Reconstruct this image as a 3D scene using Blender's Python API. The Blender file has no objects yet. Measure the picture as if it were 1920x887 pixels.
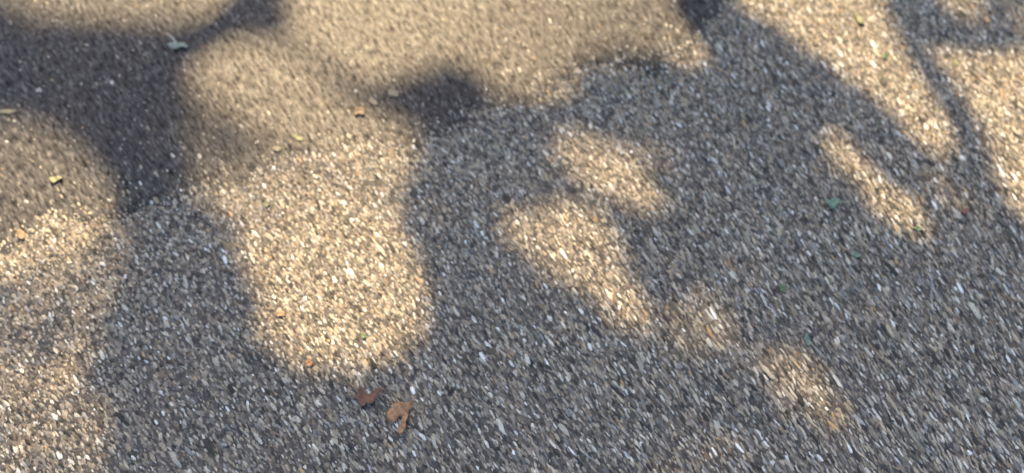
import bpy, bmesh, math, random
import numpy as np
from mathutils import Vector, Matrix
R = math.radians
scene = bpy.context.scene
col = scene.collection
random.seed(7)
rng = np.random.default_rng(11)

# ---------------------------------------------------------------- camera
CAM_H, PITCH, TH = 1.45, R(57), 18.0/26.0
cd = bpy.data.cameras.new('camera'); cam = bpy.data.objects.new('camera', cd); col.objects.link(cam)
cam.location = (0, 0, CAM_H); cam.rotation_euler = (R(90)-PITCH, 0, 0)
cd.sensor_width = 36; cd.lens = 26; cd.clip_start = 0.02; cd.clip_end = 600
cd.dof.use_dof = True; cd.dof.focus_distance = 1.33; cd.dof.aperture_fstop = 1.5
scene.camera = cam

# ---------------------------------------------------------------- light
SUN_EL = R(46); SUN_AZ = R(-14)          # ahead of the viewer and slightly to the left
S = Vector((math.sin(SUN_AZ)*math.cos(SUN_EL), math.cos(SUN_AZ)*math.cos(SUN_EL), math.sin(SUN_EL)))
world = bpy.data.worlds.new('World'); scene.world = world; world.use_nodes = True
wn = world.node_tree; sky = wn.nodes.new('ShaderNodeTexSky'); sky.sky_type = 'NISHITA'
sky.sun_disc = False; sky.sun_elevation = SUN_EL; sky.sun_rotation = SUN_AZ; sky.air_density = .8; sky.dust_density = 3.0; sky.ozone_density = .6
wn.links.new(sky.outputs[0], wn.nodes['Background'].inputs[0]); wn.nodes['Background'].inputs[1].default_value = 0.15
sd = bpy.data.lights.new('sun', 'SUN'); sun = bpy.data.objects.new('sun', sd); col.objects.link(sun)
sd.energy = 5.0; sd.angle = R(0.62); sd.color = (1.0, 0.722, 0.40)
sun.location = S*30; sun.rotation_euler = S.to_track_quat('Z', 'Y').to_euler()
vs = scene.view_settings; vs.view_transform = 'Standard'; vs.look = 'None'; vs.gamma = 1; vs.exposure = 1.55

# ---------------------------------------------------------------- helpers
def at(px, py):
    """point of the ground seen at a position of the 1920 x 887 photograph"""
    x = (px-960)/960*TH; y = -(py-443.5)/960*TH
    d = (x, math.cos(PITCH)+y*math.sin(PITCH), -math.sin(PITCH)+y*math.cos(PITCH))
    t = CAM_H/-d[2]
    return (d[0]*t, d[1]*t)

def to_px(X, Y):
    f = Y*math.cos(PITCH)+CAM_H*math.sin(PITCH)
    u = Y*math.sin(PITCH)-CAM_H*math.cos(PITCH)
    f = np.maximum(f, .05)
    return 960+X/f/TH*960, 443.5-u/f/TH*960

def inside(x, y, poly):
    r = np.zeros(x.shape, bool); n = len(poly)
    for i in range(n):
        x0, y0 = poly[i]; x1, y1 = poly[(i+1) % n]
        if y0 == y1: continue
        c = ((y0 > y) != (y1 > y)) & (x < (x1-x0)*(y-y0)/(y1-y0)+x0)
        r ^= c
    return r

def seg_dist(x, y, line):
    best = np.full(x.shape, 1e9)
    for (x0, y0), (x1, y1) in zip(line[:-1], line[1:]):
        dx, dy = x1-x0, y1-y0
        t = np.clip(((x-x0)*dx+(y-y0)*dy)/(dx*dx+dy*dy+1e-9), 0, 1)
        best = np.minimum(best, np.hypot(x-x0-t*dx, y-y0-t*dy))
    return best

_w = [(rng.normal(size=2), rng.uniform(0, 6.28)) for _ in range(40)]
def wav(x, y, f, seed=0, n=12):
    """smooth pseudo random field, about -1..1"""
    s = np.zeros(np.shape(x))
    for k in range(n):
        v, p = _w[(seed*5+k) % 40]
        s = s+np.sin((v[0]*x+v[1]*y)*f*(1+.13*k)+p*(seed+1))
    return s/math.sqrt(n)

def tag(o, label=None, cat=None, group=None, kind=None):
    if label: o['label'] = label
    if cat: o['category'] = cat
    if group: o['group'] = group
    if kind: o['kind'] = kind
    return o

def mesh_obj(name, verts, faces, mat, colors=None, parent=None, smooth=False):
    """verts (n,3), faces (m,k) numpy arrays -> one mesh object"""
    me = bpy.data.meshes.new(name)
    verts = np.asarray(verts, np.float32); faces = np.asarray(faces, np.int32)
    m, k = faces.shape
    me.vertices.add(len(verts)); me.vertices.foreach_set('co', verts.ravel())
    me.loops.add(m*k); me.loops.foreach_set('vertex_index', faces.ravel())
    me.polygons.add(m); me.polygons.foreach_set('loop_start', np.arange(0, m*k, k, dtype=np.int32))
    me.polygons.foreach_set('loop_total', np.full(m, k, np.int32))
    me.update(calc_edges=True)
    if colors is not None:
        a = me.color_attributes.new('tint', 'FLOAT_COLOR', 'POINT')
        c = np.ones((len(verts), 4), np.float32); c[:, :3] = colors
        a.data.foreach_set('color', c.ravel())
    me.polygons.foreach_set('use_smooth', np.full(m, smooth))
    me.materials.append(mat)
    o = bpy.data.objects.new(name, me); col.objects.link(o); o.parent = parent
    return o

# ---------------------------------------------------------------- materials
def new_mat(name):
    m = bpy.data.materials.new(name); m.use_nodes = True
    return m, m.node_tree, m.node_tree.nodes['Principled BSDF']

def ramp(nt, stops, src=None, interp='LINEAR'):
    r = nt.nodes.new('ShaderNodeValToRGB'); e = r.color_ramp.elements
    r.color_ramp.interpolation = interp
    while len(e) < len(stops): e.new(.5)
    for q, (p, c) in zip(e, stops): q.position = p; q.color = (*c, 1) if len(c) == 3 else c
    if src is not None: nt.links.new(src, r.inputs[0])
    return r.outputs[0]

FAN = (1.63, -2.0)        # the stones were raked and rolled towards this spot beside the camera
def streak_coords(nt, long, short):
    """world coordinates as distance from FAN and arc about it, stretched along the rolling direction"""
    tc = nt.nodes.new('ShaderNodeTexCoord'); sp = nt.nodes.new('ShaderNodeSeparateXYZ'); nt.links.new(tc.outputs['Object'], sp.inputs[0])
    def ma(op, a, b=None):
        n = nt.nodes.new('ShaderNodeMath'); n.operation = op
        for i, v in enumerate((a, b)):
            if v is None: continue
            if isinstance(v, (int, float)): n.inputs[i].default_value = v
            else: nt.links.new(v, n.inputs[i])
        return n.outputs[0]
    dx = ma('SUBTRACT', sp.outputs[0], FAN[0]); dy = ma('SUBTRACT', sp.outputs[1], FAN[1])
    r = ma('SQRT', ma('ADD', ma('MULTIPLY', dx, dx), ma('MULTIPLY', dy, dy))); th = ma('ARCTAN2', dy, dx)
    cb = nt.nodes.new('ShaderNodeCombineXYZ')
    nt.links.new(ma('MULTIPLY', r, 1/long), cb.inputs[0]); nt.links.new(ma('MULTIPLY', th, 3.4/short), cb.inputs[1])
    return cb.outputs[0]

def tex(nt, kind, vec, scale, **kw):
    n = nt.nodes.new(kind); nt.links.new(vec, n.inputs['Vector']); n.inputs['Scale'].default_value = scale
    for k, v in kw.items(): n.inputs[k].default_value = v
    return n

def mix(nt, fac, a, b, mode='MIX'):
    n = nt.nodes.new('ShaderNodeMix'); n.data_type = 'RGBA'; n.blend_type = mode
    for s, v in ((n.inputs[0], fac), (n.inputs[6], a), (n.inputs[7], b)):
        if isinstance(v, (int, float)): s.default_value = v
        elif isinstance(v, tuple): s.default_value = (*v, 1)
        else: nt.links.new(v, s)
    return n.outputs[2]

# worn binder between the stones
m_ground, nt, b = new_mat('worn_asphalt_binder')
v1 = streak_coords(nt, 2.0, 1.0)
vo = tex(nt, 'ShaderNodeTexVoronoi', v1, 190); vo2 = tex(nt, 'ShaderNodeTexNoise', v1, 420, Detail=2.0)
cells = nt.nodes.new('ShaderNodeSeparateColor'); nt.links.new(vo.outputs['Color'], cells.inputs[0])
c = ramp(nt, [(0, (.018, .018, .02)), (.35, (.035, .034, .034)), (.55, (.09, .08, .065)), (.8, (.19, .16, .12)), (1, (.38, .33, .26))], cells.outputs[0])
c = mix(nt, .35, c, ramp(nt, [(.3, (.02, .02, .02)), (.7, (.17, .15, .12))], vo2.outputs[0]))
nt.links.new(c, b.inputs['Base Color']); b.inputs['Roughness'].default_value = .75
bp = nt.nodes.new('ShaderNodeBump'); bp.inputs['Strength'].default_value = .6; bp.inputs['Distance'].default_value = .003
nt.links.new(vo.outputs['Distance'], bp.inputs['Height']); bp.invert = True; nt.links.new(bp.outputs[0], b.inputs['Normal'])

# smooth dark asphalt
m_smooth, nt, b = new_mat('fine_dark_asphalt')
v1 = streak_coords(nt, 5.0, 1.0)
vo = tex(nt, 'ShaderNodeTexVoronoi', v1, 330); ns = tex(nt, 'ShaderNodeTexNoise', v1, 150, Detail=7.0, Roughness=.65)
nb = tex(nt, 'ShaderNodeTexNoise', v1, 7, Detail=3.0); nm = tex(nt, 'ShaderNodeTexNoise', v1, 45, Detail=3.0)
cells = nt.nodes.new('ShaderNodeSeparateColor'); nt.links.new(vo.outputs['Color'], cells.inputs[0])
c = ramp(nt, [(0, (.003, .003, .005)), (.5, (.009, .009, .012)), (.76, (.042, .045, .048)), (.92, (.13, .131, .128)), (1, (.30, .29, .265))], cells.outputs[0])
c = mix(nt, .55, c, ramp(nt, [(.40, (.002, .003, .005)), (.66, (.078, .080, .082))], ns.outputs[0]))
c = mix(nt, ramp(nt, [(.45, (0, 0, 0)), (.7, (.5, .5, .5))], nm.outputs[0]), c, (.006, .006, .008))
c = mix(nt, ramp(nt, [(.35, (0, 0, 0)), (.75, (.35, .35, .35))], nb.outputs[0]), c, (.024, .023, .023))
nt.links.new(c, b.inputs['Base Color']); b.inputs['Roughness'].default_value = .52
nt.links.new(ramp(nt, [(.36, (.03, .03, .03)), (.66, (.44, .44, .45))], ns.outputs[0]), b.inputs['Specular IOR Level'])
bp = nt.nodes.new('ShaderNodeBump'); bp.inputs['Strength'].default_value = .48; bp.inputs['Distance'].default_value = .003
nt.links.new(ns.outputs[0], bp.inputs['Height']); nt.links.new(bp.outputs[0], b.inputs['Normal'])

# crushed stone
m_stone, nt, b = new_mat('crushed_stone')
at_ = nt.nodes.new('ShaderNodeAttribute'); at_.attribute_name = 'tint'
v1 = streak_coords(nt, 1.6, 1.0); ns = tex(nt, 'ShaderNodeTexNoise', v1, 420, Detail=3.0)
c = mix(nt, 1.0, at_.outputs['Color'], ramp(nt, [(.3, (.6, .6, .6)), (.7, (1.15, 1.13, 1.1))], ns.outputs[0]), 'MULTIPLY')
nt.links.new(c, b.inputs['Base Color']); b.inputs['Roughness'].default_value = .72
b.inputs['Specular IOR Level'].default_value = .25

def leaf_mat(name, c0, c1, rough=.55, trans=.25):
    m, nt, b = new_mat(name)
    tc = nt.nodes.new('ShaderNodeTexCoord')
    ns = tex(nt, 'ShaderNodeTexNoise', tc.outputs['Object'], 130, Detail=5.0)
    c = ramp(nt, [(.3, c0), (.7, c1)], ns.outputs[0])
    nt.links.new(c, b.inputs['Base Color']); b.inputs['Roughness'].default_value = rough
    tr = nt.nodes.new('ShaderNodeBsdfTranslucent'); nt.links.new(c, tr.inputs[0])
    ms = nt.nodes.new('ShaderNodeMixShader'); ms.inputs[0].default_value = trans
    out = nt.nodes['Material Output']
    nt.links.new(b.outputs[0], ms.inputs[1]); nt.links.new(tr.outputs[0], ms.inputs[2]); nt.links.new(ms.outputs[0], out.inputs[0])
    return m
m_crown = leaf_mat('canopy_leaf', (.035, .06, .02), (.07, .11, .035), .5, .15)
m_bark, nt, b = new_mat('bark')
tc = nt.nodes.new('ShaderNodeTexCoord'); ns = tex(nt, 'ShaderNodeTexNoise', tc.outputs['Object'], 14, Detail=6.0)
nt.links.new(ramp(nt, [(.3, (.05, .04, .03)), (.7, (.17, .14, .11))], ns.outputs[0]), b.inputs['Base Color']); b.inputs['Roughness'].default_value = .9
m_brown = leaf_mat('dry_brown_leaf', (.07, .035, .024), (.25, .12, .07), .7, .1)
m_tan = leaf_mat('dry_tan_leaf', (.16, .085, .04), (.42, .24, .12), .7, .1)
m_sage = leaf_mat('sage_leaf', (.20, .24, .18), (.38, .43, .35))
m_lime = leaf_mat('lime_leaf', (.16, .18, .08), (.28, .29, .16))
m_teal = leaf_mat('blue_green_leaf', (.10, .19, .13), (.19, .30, .22))
m_green = leaf_mat('green_leaf', (.07, .13, .06), (.14, .22, .10))
m_orange = leaf_mat('orange_leaf', (.22, .145, .08), (.32, .22, .13))
m_yellow = leaf_mat('faded_yellow_leaf', (.19, .175, .11), (.31, .28, .19))
m_twig = leaf_mat('twig', (.03, .02, .015), (.09, .06, .04), .8, 0)
m_pale = leaf_mat('pale_stalk', (.5, .5, .46), (.7, .7, .66), .6, 0)

# ---------------------------------------------------------------- ground
N = 160.0
g = mesh_obj('ground', [(-N, -N, 0), (N, -N, 0), (N, N, 0), (-N, N, 0)], [(0, 1, 2, 3)], m_ground)
tag(g, 'worn grey asphalt full of exposed crushed stone, dappled with sun', kind='structure')

EDGE = [(-900, 560), (-400, 500), (-120, 470), (0, 450), (90, 418), (160, 402), (220, 385), (300, 378), (350, 350), (430, 322), (500, 305),
        (570, 288), (640, 268), (700, 255), (770, 262), (810, 238), (900, 205), (980, 178), (1060, 145), (1130, 122), (1220, 104),
        (1290, 84), (1345, 30), (1400, -30), (1450, -90), (1480, -150)]
edge = [at(x, y+16) for x, y in EDGE]
edge_x = np.array([p[0] for p in edge]); edge_y = np.array([p[1] for p in edge])
def over(X, Y):           # metres beyond the ragged edge, positive on the smooth asphalt
    return Y-np.interp(X, edge_x, edge_y, left=edge_y[0], right=9)
def rise(X, Y):           # height of the smooth layer: feathers out over the stones
    d = over(X, Y)+.03*wav(X, Y, 14, 1)+.012*wav(X, Y, 60, 2)
    t = np.clip((d+.08)/.15, 0, 1); t = t*t*(3-2*t)
    return -.0030+.0052*t+.0004*wav(X, Y, 45, 5)*(1-.6*t)
xs = np.concatenate([[-40, -12, -5], np.arange(-3.2, 2.4, .012), [3.2]]); ys = np.concatenate([np.arange(.6, 2.6, .012), [3.5, 6, 14, 40]])
GX, GY = np.meshgrid(xs, ys); GZ = rise(GX, GY); nx = len(xs)
ii = (np.arange(len(ys)-1)[:, None]*nx+np.arange(nx-1)[None]).ravel()
F = np.stack([ii, ii+1, ii+nx+1, ii+nx], 1); z = GZ.ravel()
F = F[(z[F] > -.0012).any(1)]
use, inv = np.unique(F, return_inverse=True)
V = np.stack([GX.ravel(), GY.ravel(), z], 1)[use]
o = mesh_obj('road_surface', V, inv.reshape(F.shape), m_smooth, smooth=True)
tag(o, 'smoother dark asphalt that feathers out over the worn stones at the top left', kind='structure')

# ---------------------------------------------------------------- crushed stone set in the asphalt
bmi = bmesh.new(); bmesh.ops.create_icosphere(bmi, subdivisions=1, radius=1)
ico_v = np.array([v.co[:] for v in bmi.verts], np.float32); ico_f = np.array([[v.index for v in q.verts] for q in bmi.faces], np.int32); bmi.free()

PAL = np.array([(.34, .31, .26), (.46, .42, .36), (.20, .18, .15), (.10, .095, .085), (.045, .044, .043), (.60, .575, .52),
                (.34, .295, .23), (.44, .375, .285), (.23, .17, .12), (.46, .31, .17), (.72, .73, .74), (.17, .17, .17), (.30, .30, .31)], np.float32)
W = np.array([17, 13, 11, 11, 17, 6.5, 9, 5, 4, 1.0, 2.4, 7, 5]); W = W/W.sum()

def grid(x0, x1, y0, y1, s):
    xs = np.arange(x0, x1, s); ys = np.arange(y0, y1, s)
    X, Y = np.meshgrid(xs, ys); X = X.ravel(); Y = Y.ravel()
    return X+rng.uniform(-.62, .62, X.size)*s, Y+rng.uniform(-.62, .62, X.size)*s

def in_view(X, Y, m):
    px, py = to_px(X, Y)
    return (px > -m) & (px < 1920+m) & (py > -m) & (py < 887+m)

def chips(name, X, Y, length, width, height, zc, colors, label, wob=.28, spread=7):
    n = X.size
    ang = np.arctan2(FAN[1]-Y, FAN[0]-X)+np.radians(rng.normal(0, spread, n))
    v = ico_v[None]*(1+rng.uniform(-wob, wob, (n, 12, 1)))
    q = rng.uniform(0, 6.283, n)                       # each stone is cut from the solid at its own turn
    cq, sq = np.cos(q)[:, None], np.sin(q)[:, None]
    x = v[..., 0]*cq-v[..., 2]*sq; z = v[..., 0]*sq+v[..., 2]*cq; y = v[..., 1]
    z = np.clip(z, -.8, .72)
    x = x*length[:, None]/2; y = y*width[:, None]/2; z = z*height[:, None]/2
    tx, ty = rng.normal(0, .09, n)[:, None], rng.normal(0, .15, n)[:, None]
    z = z+x*tx+y*ty
    ca, sa = np.cos(ang)[:, None], np.sin(ang)[:, None]
    P = np.stack([x*ca-y*sa+X[:, None], x*sa+y*ca+Y[:, None], z+zc[:, None]], -1)
    F = ico_f[None]+(np.arange(n)*12)[:, None, None]
    C_ = np.repeat(colors, 12, axis=0)
    o = mesh_obj(name, P.reshape(-1, 3), F.reshape(-1, 3), m_stone, C_)
    tag(o, label, kind='stuff'); return o

def tints(n, w=W):
    c = PAL[rng.choice(len(PAL), n, p=w)]
    return c*rng.uniform(.72, 1.15, (n, 1)).astype(np.float32)*np.array([.965, 1.0, .95], np.float32)

# coarse stones of the worn surface
X, Y = grid(-2.3, 2.3, .1, 2.3, .0070)
d = over(X, Y)
dens = .80+.10*wav(X, Y, 9, 3)+.10*wav(X, Y, 38, 6)
keep = in_view(X, Y, 260) & (rng.random(X.size) < dens*np.clip(1.0-d/.15, 0, 1))
X, Y, d = X[keep], Y[keep], d[keep]; n = X.size
s = rng.lognormal(0, .32, n)
wd = .0040*s; ln = wd*rng.uniform(2.4, 4.2, n)*(1+.13*X)
chips('crushed_stone', X, Y, ln, wd, wd*rng.uniform(.5, .75, n), rng.uniform(-.0008, .0016, n), tints(n),
      'angular grey, tan and white stone chips set in the worn asphalt')
print('coarse', n)
# fewer, larger pale stones among them
X, Y = grid(-2.2, 2.2, .2, 2.0, .055)
k = (over(X, Y) < .0) & in_view(X, Y, 200) & (rng.random(X.size) < .5)
X, Y = X[k], Y[k]; n = X.size
wd = rng.uniform(.0055, .0085, n)*(1-.12*X)
chips('larger_pale_stones', X, Y, wd*rng.uniform(1.4, 2.3, n), wd, wd*.6, rng.uniform(0, .0015, n), tints(n, np.array([3, 3, 1, 1, 0, 3, 1, 1, 0, 0, 3, 1, 3])/20.),
      'larger pale stones scattered among the worn stone chips', spread=16)

# scattered bright and dark stones on the smooth asphalt
X, Y = grid(-2.6, 1.8, .6, 2.6, .0125)
d = over(X, Y)
keep = in_view(X, Y, 260) & (d > 0.02) & (rng.random(X.size) < .12+.45*np.exp(-np.maximum(d, 0)/.12))
X, Y, d = X[keep], Y[keep], d[keep]; n = X.size
s = rng.lognormal(0, .35, n); wd = .0036*s; ln = wd*rng.uniform(2.2, 4.0, n)
W2 = W*np.array([1, .9, 2, 2.5, 3.0, 1.0, 1.0, .8, 2, .8, 1.0, 2, 1]); W2 = W2/W2.sum()
chips('loose_grit', X, Y, ln, wd, wd*.75, rise(X, Y)+.0003, tints(n, W2),
      'sparse small pale stones scattered over the smoother dark asphalt')
print('grit', n)

# ---------------------------------------------------------------- fallen leaves and twigs
def blade(name, outline, mat, z=.0065, curl=.006, thick=.0004, parent=None, seed=0, org=None, cuts=3):
    """outline in metres on the ground; subdivided, curled and given thickness"""
    if org is None: org = (sum(p[0] for p in outline)/len(outline), sum(p[1] for p in outline)/len(outline))
    bm = bmesh.new()
    f = bm.faces.new([bm.verts.new((x-org[0], y-org[1], 0)) for x, y in outline]); f.normal_update()
    if f.normal.z < 0: f.normal_flip()
    bmesh.ops.triangulate(bm, faces=bm.faces[:])
    bmesh.ops.subdivide_edges(bm, edges=bm.edges[:], cuts=cuts, use_grid_fill=True)
    rad = max(math.hypot(v.co.x, v.co.y) for v in bm.verts)
    for v in bm.verts:
        x, y = v.co.x, v.co.y
        v.co.z = curl*((math.hypot(x, y)/rad)**2*(.5+.5*math.sin(3*math.atan2(y, x)+seed))+.35*math.sin(x/rad*5+seed)*math.cos(y/rad*4+2*seed))
    r = bmesh.ops.solidify(bm, geom=bm.faces[:], thickness=thick)
    bmesh.ops.recalc_face_normals(bm, faces=bm.faces[:])
    me = bpy.data.meshes.new(name); bm.to_mesh(me); bm.free(); me.materials.append(mat)
    for p in me.polygons: p.use_smooth = True
    o = bpy.data.objects.new(name, me); col.objects.link(o)
    if parent: o.parent = parent; o.location = (0, 0, 0)
    else: o.location = (org[0], org[1], z)
    return o

def tube(name, pts, radii, mat, parent=None, sides=7, org=(0, 0, 0)):
    pts = [Vector(p)-Vector(org) for p in pts]; V = []; F = []
    for i, p in enumerate(pts):
        t = (pts[min(i+1, len(pts)-1)]-pts[max(i-1, 0)]).normalized()
        a = t.orthogonal().normalized(); c = t.cross(a)
        for k in range(sides):
            q = 2*math.pi*k/sides; V.append(p+(a*math.cos(q)+c*math.sin(q))*radii[i])
    for i in range(len(pts)-1):
        for k in range(sides):
            F.append((i*sides+k, i*sides+(k+1) % sides, (i+1)*sides+(k+1) % sides, (i+1)*sides+k))
    o = mesh_obj(name, [v[:] for v in V], F, mat, parent=parent, smooth=True)
    if not parent: o.location = org
    return o

def empty(name, loc):
    o = bpy.data.objects.new(name, None); o.empty_display_size = .02; col.objects.link(o); o.location = loc; return o

def pxl(pts, ox=0, oy=0, s=1.0): return [at(ox+x/s, oy+y/s) for x, y in pts]
FL = 'fallen leaves on the asphalt'
def leaf(label, outline, mat, stem=None, stem_mat=None, curl=.006, seed=0, z=.007, cat='leaf', name='fallen_leaf'):
    """a thing: blade and, where the photo shows one, a stem"""
    cx = sum(p[0] for p in outline)/len(outline); cy = sum(p[1] for p in outline)/len(outline)
    if stem is None:
        o = blade(name, outline, mat, z, curl, seed=seed); tag(o, label, cat, FL); return o
    e = empty(name, (cx, cy, z)); tag(e, label, cat, FL)
    blade('blade', outline, mat, curl=curl, parent=e, seed=seed, org=(cx, cy))
    p3 = [(x-cx, y-cy, h) for (x, y), h in stem]
    tube('stem', p3, [.0017-.0007*i/len(p3) for i in range(len(p3))], stem_mat or mat, parent=e)
    return e

# two dry leaves near the lower middle
o1 = pxl([(232, 150), (262, 200), (312, 262), (360, 240), (420, 212), (470, 195), (490, 245), (450, 295), (405, 335), (365, 382), (310, 375), (268, 425), (222, 385), (195, 330), (145, 296), (205, 268), (215, 215)], 640, 700, 6.33)
st = [((at(640+x/6.33, 700+y/6.33)), h) for x, y, h in ((455, 222, .003), (490, 190, .006), (545, 215, .009), (590, 265, .006), (600, 310, .002))]
leaf('dark reddish brown shrivelled dry leaf with a hooked stem', o1, m_brown, st, m_brown, curl=.012, seed=1.0)
o2 = pxl([(540, 455), (600, 425), (650, 382), (735, 362), (790, 372), (850, 335), (868, 385), (835, 425), (792, 462), (800, 515), (772, 590), (775, 650), (752, 700), (700, 752), (672, 690), (702, 625), (722, 570), (725, 520), (690, 522), (655, 575), (612, 608), (560, 550)], 640, 700, 6.33)
st = [((at(640+x/6.33, 700+y/6.33)), h) for x, y, h in ((640, 400, .003), (590, 365, .005), (570, 330, .004), (540, 305, .002))]
leaf('light orange tan dry leaf with a long drooping lobe', o2, m_tan, st, m_tan, curl=.012, seed=2.4)
# grey green leaf with a pale stalk in the deep shade, top left
o3 = pxl([(352, 362), (430, 340), (500, 345), (560, 322), (640, 325), (700, 370), (745, 412), (680, 418), (600, 410), (540, 450), (450, 452), (400, 410)], 280, 50, 9.86)
st = [((at(280+x/9.86, 50+y/9.86)), h) for x, y, h in ((520, 355, .003), (470, 285, .006), (430, 240, .007), (385, 205, .006))]
leaf('pale grey green leaf with a whitish stalk in the deep shade', o3, m_sage, st, m_pale, curl=.006, seed=.6, z=.008)
leaf('bright yellow green leaf on the sunlit smooth asphalt far left', pxl([(380, 405), (440, 385), (520, 400), (580, 360), (650, 385), (665, 435), (590, 465), (530, 480), (480, 520), (420, 480)], 60, 300, 11.09), m_lime, seed=1.9, curl=.005)
leaf('narrow upright light green leaf in the bright top right sun band', pxl([(350, 215), (410, 240), (455, 300), (515, 335), (520, 390), (480, 440), (430, 415), (400, 340), (370, 290)], 1560, 0, 8.87), m_lime, seed=.3, curl=.004)
leaf('small blue green leaf in shade left of the narrow sun streak', pxl([(405, 300), (470, 345), (520, 330), (560, 285), (640, 310), (650, 380), (600, 420), (575, 485), (510, 500), (450, 430), (415, 375)], 1500, 340, 8.87), m_teal, seed=2.0, curl=.005)
leaf('orange leaf scrap on the edge of the smooth asphalt', pxl([(285, 345), (340, 350), (400, 325), (440, 390), (445, 470), (390, 490), (320, 460), (270, 500), (240, 440)], 640, 170, 9.86), m_orange, seed=.9, curl=.005)
def scrap(label, cx, cy, w, h, mat, seed, a=0, curl=.003, **k):
    pts = []; q = random.Random(seed)
    for i in range(9):
        t = 2*math.pi*i/9; rr = q.uniform(.75, 1.15); x = w/2*math.cos(t)*rr; y = h/2*math.sin(t)*rr
        ca, sa = math.cos(R(a)), math.sin(R(a)); pts.append((cx+x*ca-y*sa, cy+x*sa+y*ca))
    return leaf(label, pxl(pts), mat, seed=seed*.7, curl=curl, z=.0042, **k)
scrap('tiny green leaf at the lower tip of the narrow sun streak', 1720, 430, 19, 9, m_green, 3, 15)
scrap('faint blue green leaf scrap below the small blue green leaf', 1604, 480, 20, 10, m_teal, 4, 20)
scrap('thin blue green sliver in the lower right shade', 1512, 638, 8, 24, m_teal, 5, -18)
scrap('thin dark green sliver in the shade right of centre', 1466, 542, 8, 20, m_green, 6, -20)
scrap('long olive yellow leaf lying at the left edge of the photo', 12, 211, 50, 9, m_yellow, 7, -4)
scrap('faded yellow leaf scrap in the small dark shadow', 737, 177, 24, 15, m_yellow, 8, 10)
scrap('faded yellow leaf scrap beside the orange leaf', 700, 192, 22, 12, m_yellow, 9, 40)
scrap('small yellow green leaf scrap on the ragged asphalt edge', 560, 261, 22, 10, m_lime, 10, 15)
scrap('olive leaf scrap left of the yellow green one on the ragged edge', 520, 281, 20, 9, m_yellow, 11, 5)
scrap('small lime green speck of leaf at the left of the big sun patch', 500, 384, 11, 13, m_lime, 12, 0)
scrap('small green leaf speck at the top edge of the rightmost sun patch', 1792, 119, 11, 13, m_lime, 13, -30)
scrap('small olive green speck inside the curved sun band', 1658, 107, 11, 10, m_green, 14, 0)
scrap('brown leaf crumb in the shade under the curved sun band', 1807, 398, 14, 12, m_brown, 15, 0)
scrap('small yellow leaf crumb right of centre in the open shade', 1367, 496, 9, 20, m_orange, 16, -15)
scrap('tiny green speck of leaf in the lower part of the big sun patch', 682, 631, 9, 11, m_green, 17, 0)
scrap('little orange scrap at the left rim of the big sun patch', 527, 590, 22, 13, m_orange, 18, -10)
scrap('bright orange leaf crumb among white stones at the far left', 41, 441, 18, 20, m_orange, 19, 30)
scrap('dark orange speck above the brown and tan leaves on the rim', 580, 683, 14, 12, m_tan, 20, 0)

def twig(label, pts, r=.0011):
    p3 = [(*at(x, y), .009+.003*math.sin(i*2.1)) for i, (x, y) in enumerate(pts)]
    o = tube('twig', p3, [r*(1-.5*i/len(p3)) for i in range(len(p3))], m_twig, org=p3[0]); tag(o, label, 'twig', 'twigs on the asphalt')
twig('thin black twig at the top edge of the sunlit asphalt', [(946, 3), (950, 9), (955, 15), (959, 21)], .0017)
twig('short brown twig left of the black twig near the top', [(917, 19), (920, 24), (924, 28)], .0014)
twig('olive brown twig in the shade above the lowest right sun patch', [(1222, 750), (1227, 763), (1231, 770), (1238, 782)], .0013)
twig('shortest dark twig, right of the thin black twig near the top edge', [(1046, 36), (1050, 43)], .0010)

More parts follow.
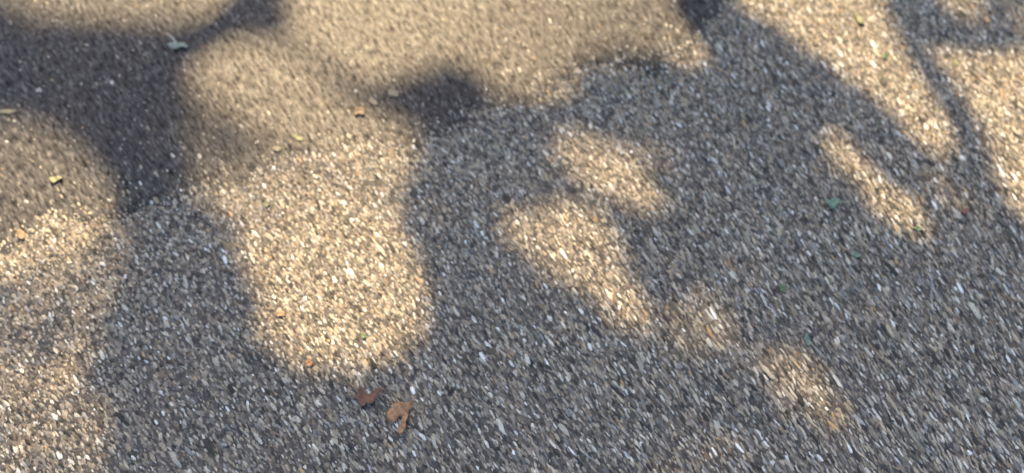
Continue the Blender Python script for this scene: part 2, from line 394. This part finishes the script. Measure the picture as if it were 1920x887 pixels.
# ---------------------------------------------------------------- the tree that shades the ground
# sunlit gaps of the crown: (outline on the ground as seen in the photo, share of sun let through)
GAPS = [
 (.85, [(-300, -90), (450, -90), (440, -10), (395, 32), (300, 50), (210, 50), (120, 48), (60, 36), (20, 14), (-100, -10)]),
 (1.0, [(540, -90), (1245, -90), (1272, 10), (1305, 55), (1345, 105), (1310, 130), (1215, 100), (1170, 80), (1115, 84), (1100, 110), (1072, 146), (1010, 168),
        (950, 168), (905, 136), (830, 122), (770, 144), (700, 158), (655, 142), (600, 98), (548, 60), (540, 20)]),
 (1.0, [(395, 84), (465, 70), (530, 92), (595, 138), (650, 182), (705, 218), (775, 245), (790, 310), (690, 320), (610, 315), (540, 280), (470, 245), (400, 215), (355, 170), (350, 115)]),
 (.50, [(500, 60), (560, 60), (700, 130), (780, 130), (700, 175), (600, 150), (480, 100)]),
 (.60, [(335, 325), (430, 315), (540, 300), (600, 285), (770, 260), (800, 330), (750, 350), (745, 400), (600, 430), (470, 430), (390, 395)]),
 (.35, [(350, 215), (460, 240), (560, 290), (560, 330), (430, 330), (340, 300)]),
 (.80, [(450, 385), (600, 340), (742, 345), (765, 400), (600, 420), (480, 440)]),
 (1.0, [(450, 425), (600, 400), (742, 400), (774, 460), (804, 560), (798, 622), (758, 662), (690, 694), (600, 692), (534, 674), (488, 625), (478, 540), (440, 470)]),
 (1.0, [(-400, 215), (40, 222), (110, 250), (175, 305), (225, 370), (205, 425), (150, 470), (70, 510), (-30, 530), (-400, 540)]),
 (.26, [(-300, 510), (70, 495), (150, 455), (230, 400), (260, 470), (200, 580), (170, 690), (-300, 690)]),
 (.40, [(-400, 640), (60, 660), (140, 680), (195, 750), (205, 840), (180, 1000), (-400, 1000)]),
 (.82, [(1024, 250), (1096, 246), (1166, 286), (1214, 332), (1256, 370), (1208, 404), (1150, 388), (1086, 346), (1040, 300)]),
 (.85, [(945, 392), (1040, 374), (1115, 392), (1165, 450), (1195, 520), (1170, 555), (1080, 545), (1000, 500), (940, 440)]),
 (.60, [(1060, 520), (1180, 510), (1225, 590), (1195, 625), (1115, 575)]),
 (.42, [(1262, 550), (1350, 552), (1395, 620), (1355, 662), (1285, 615)]),
 (.12, [(1180, 580), (1280, 600), (1420, 680), (1390, 700), (1230, 660)]),
 (.44, [(1390, 658), (1500, 664), (1564, 724), (1604, 800), (1566, 810), (1490, 760), (1428, 716)]),
 (.95, [(1526, 240), (1588, 256), (1646, 322), (1640, 372), (1570, 330)]),
 (1.0, [(1606, 330), (1650, 326), (1716, 378), (1752, 440), (1700, 444), (1630, 392)]),
 (1.0, [(1325, -100), (1605, -100), (1655, -10), (1680, 75), (1734, 148), (1784, 235), (1790, 300), (1738, 290), (1674, 222), (1606, 160), (1526, 102), (1452, 50), (1382, 14)]),
 (1.0, [(1732, 82), (1795, 94), (1860, 94), (1960, 98), (2500, 130), (2500, 490), (1960, 448), (1906, 404), (1866, 325), (1842, 245), (1802, 170), (1762, 130)]),
 (.50, [(1760, -50), (1830, -30), (1860, 40), (1800, 42), (1760, 14)]),
 (.45, [(1875, 0), (1935, 14), (1970, 75), (1912, 66)]),
 (.16, [(1215, 825), (1295, 818), (1360, 865), (1380, 950), (1210, 950)]),
 (.50, [(900, 140), (1050, 155), (1090, 195), (1010, 205), (930, 185)]),
 (.30, [(1060, 140), (1110, 78), (1200, 78), (1230, 110), (1130, 130)]),
 (.22, [(1160, 262), (1250, 274), (1280, 335), (1190, 320)]),
 (.18, [(1690, 320), (1790, 330), (1860, 400), (1800, 410), (1715, 375)]),
]
def sun_share(X, Y):
    """share of sun a crown gap lets through to ground point (X, Y)"""
    px, py = to_px(X, Y)
    px = px+rng.normal(size=X.shape)*4; py = py+rng.normal(size=X.shape)*4
    T = np.zeros(X.shape)
    for t, poly in GAPS: T = np.maximum(T, np.where(inside(px, py, poly), t, 0))
    far = (px < -180) | (px > 2100) | (py < -120) | (py > 1010) | (Y < .1)
    T = np.where(far, np.clip(.1+1.1*wav(X, Y, 4.2, 4)-.2, 0, 1), T)
    return T

LAI = 4.6
def crown_leaves(n, x0, x1, y0, y1, h0, h1, size, cover):
    X = rng.uniform(x0, x1, n); Y = rng.uniform(y0, y1, n); h = rng.uniform(h0, h1, n)
    qx, qy = to_px(X, Y); h = h+np.clip((1350-qx)/300, 0, 1)*np.clip((380-qy)/120, 0, 1)*2.6     # leaves raised here to soften the edges of the shade they cast
    T = np.clip(sun_share(X, Y), .004, 1)
    k = rng.random(n) < np.where(T > .985, 0, np.minimum(1, -np.log(T)/cover))
    X, Y, h = X[k], Y[k], h[k]; n = X.size
    t = h/S.z
    P = np.stack([X+S.x*t, Y+S.y*t, h], 1)
    L = size*rng.uniform(.75, 1.25, n)/2; Wd = L*rng.uniform(.45, .62, n)
    a = rng.normal(size=(n, 3)); a[:, 2] *= .5; a /= np.linalg.norm(a, axis=1)[:, None]
    b_ = rng.normal(size=(n, 3)); b_ -= (b_*a).sum(1)[:, None]*a; b_ /= np.linalg.norm(b_, axis=1)[:, None]
    c_ = np.cross(a, b_)
    A = a*L[:, None]; B = b_*Wd[:, None]; Cc = c_*(Wd*.3)[:, None]
    V = np.stack([P-A, P-A*.3+B+Cc, P+A*.4+B*.8+Cc, P+A, P+A*.4-B*.8+Cc, P-A*.3-B+Cc], 1)
    F = np.array([[0, 1, 2, 3], [0, 3, 4, 5]])[None]+(np.arange(n)*6)[:, None, None]
    return V.reshape(-1, 3), F.reshape(-1, 4)

size = .038
area = .5*.72*size*size*.53/ S.z        # mean ground cover of a leaf
box = (-1.9, 2.0, -.0, 2.3); A_in = (box[1]-box[0])*(box[3]-box[2])
n_in = int(A_in*LAI/area)
V1, F1 = crown_leaves(n_in, *box, 3.6, 6.2, size, LAI)
print('leaves in', len(F1)//2)
V2, F2 = crown_leaves(36000, -4.2, 4.2, -1.6, 4.2, 3.8, 6.4, .085, 2.4)
fx, fy, fh = None, None, None
# the second, wider set skips what lies over the near ground already covered
cen = V2.reshape(-1, 6, 3).mean(1); gx = cen[:, 0]-S.x/S.z*cen[:, 2]; gy = cen[:, 1]-S.y/S.z*cen[:, 2]
ok = ~((gx > box[0]+.1) & (gx < box[1]-.1) & (gy > box[2]+.1) & (gy < box[3]-.1))
V2 = V2.reshape(-1, 6, 3)[ok].reshape(-1, 3); F2 = F2[:len(V2)//6*2]
Vc = np.concatenate([V1, V2]); Fc = np.concatenate([F1, F2+len(V1)])
base = Vector((-2.9, 6.6, 0))
tree = empty('broadleaf_tree', base); tag(tree, 'spreading broadleaf tree whose crown throws the dappled shade', 'tree')
Vc = Vc-np.array(base[:])
mesh_obj('crown', Vc, Fc, m_crown, parent=tree)
def up(px, py, h):       # a crown point whose shade falls where the photo shows (px, py)
    x, y = at(px, py); t = h/S.z; return (x+S.x*t-base.x, y+S.y*t-base.y, h)
tk = tube('trunk', [(0, 0, -.1), (.05, -.02, .6), (.1, -.1, 1.6), (.25, -.3, 2.6), (.5, -.6, 3.4)], [.26, .21, .18, .16, .13], m_bark, parent=tree, sides=14)
fork = (.5, -.6, 3.4)
LIMBS = [
 ([fork, up(500, -260, 3.9), up(485, 0, 3.8), up(400, 60, 3.75), up(270, 140, 3.7), up(230, 260, 3.5), up(330, 480, 3.4), up(340, 700, 3.4), up(400, 900, 3.5)], .05),
 ([fork, up(1300, -400, 3.9), up(1290, 20, 3.7), up(1400, 160, 3.5), up(1450, 480, 3.4), up(1640, 640, 3.4), up(1800, 900, 3.5)], .045),
 ([fork, up(1900, -500, 3.9), up(1700, 30, 3.4), up(1765, 185, 3.3), up(1830, 300, 3.25), up(1900, 450, 3.2), up(2000, 600, 3.2)], .022),
 ([up(1400, 160, 3.5), up(1250, 200, 3.5), up(950, 210, 3.5), up(860, 330, 3.5), up(880, 560, 3.5), up(900, 800, 3.6)], .026),
]
for pts, r0 in LIMBS:
    tube('limb', pts, [r0*(1.15-.85*i/(len(pts)-1)) for i in range(len(pts))], m_bark, parent=tree, sides=9)

# unseen trees added ahead, below the sun, to keep low sky off the ground
def added_tree(label, x, y, ht, rad, n):
    e = empty('sky_blocking_tree', (x, y, 0)); tag(e, label, 'tree', 'unseen trees added to block the low sky')
    tube('trunk', [(0, 0, -.1), (.05, .1, ht*.25), (-.1, 0, ht*.5), (0, .1, ht*.85)], [.3, .22, .15, .05], m_bark, parent=e, sides=10)
    cl = rng.normal(size=(26, 3)); cl /= np.linalg.norm(cl, axis=1)[:, None]
    cl = cl*rng.uniform(.45, .8, (26, 1))*np.array([rad, rad, ht*.4])+np.array([0, 0, ht*.58])
    c = cl[rng.integers(0, 26, n)]+rng.normal(size=(n, 3))*rad*.24
    a = rng.normal(size=(n, 3)); a /= np.linalg.norm(a, axis=1)[:, None]
    b_ = np.cross(a, rng.normal(size=(n, 3))); b_ /= np.linalg.norm(b_, axis=1)[:, None]
    a *= .2; b_ *= .12
    V = np.stack([c-a, c+b_, c+a, c-b_], 1).reshape(-1, 3)
    mesh_obj('crown', V, np.arange(n*4).reshape(-1, 4), m_crown, parent=e)
added_tree('unseen leafy tree added straight ahead to block the low sky', -1.5, 17.5, 10.0, 4.0, 16000)
added_tree('unseen leafy tree added ahead and to the right to block the low sky', 7.0, 15.0, 9.5, 3.8, 16000)
added_tree('unseen leafy tree added ahead and to the left to block the low sky', -9.5, 13.0, 9.0, 3.8, 16000)

scene.render.resolution_x = 1024; scene.render.resolution_y = 473
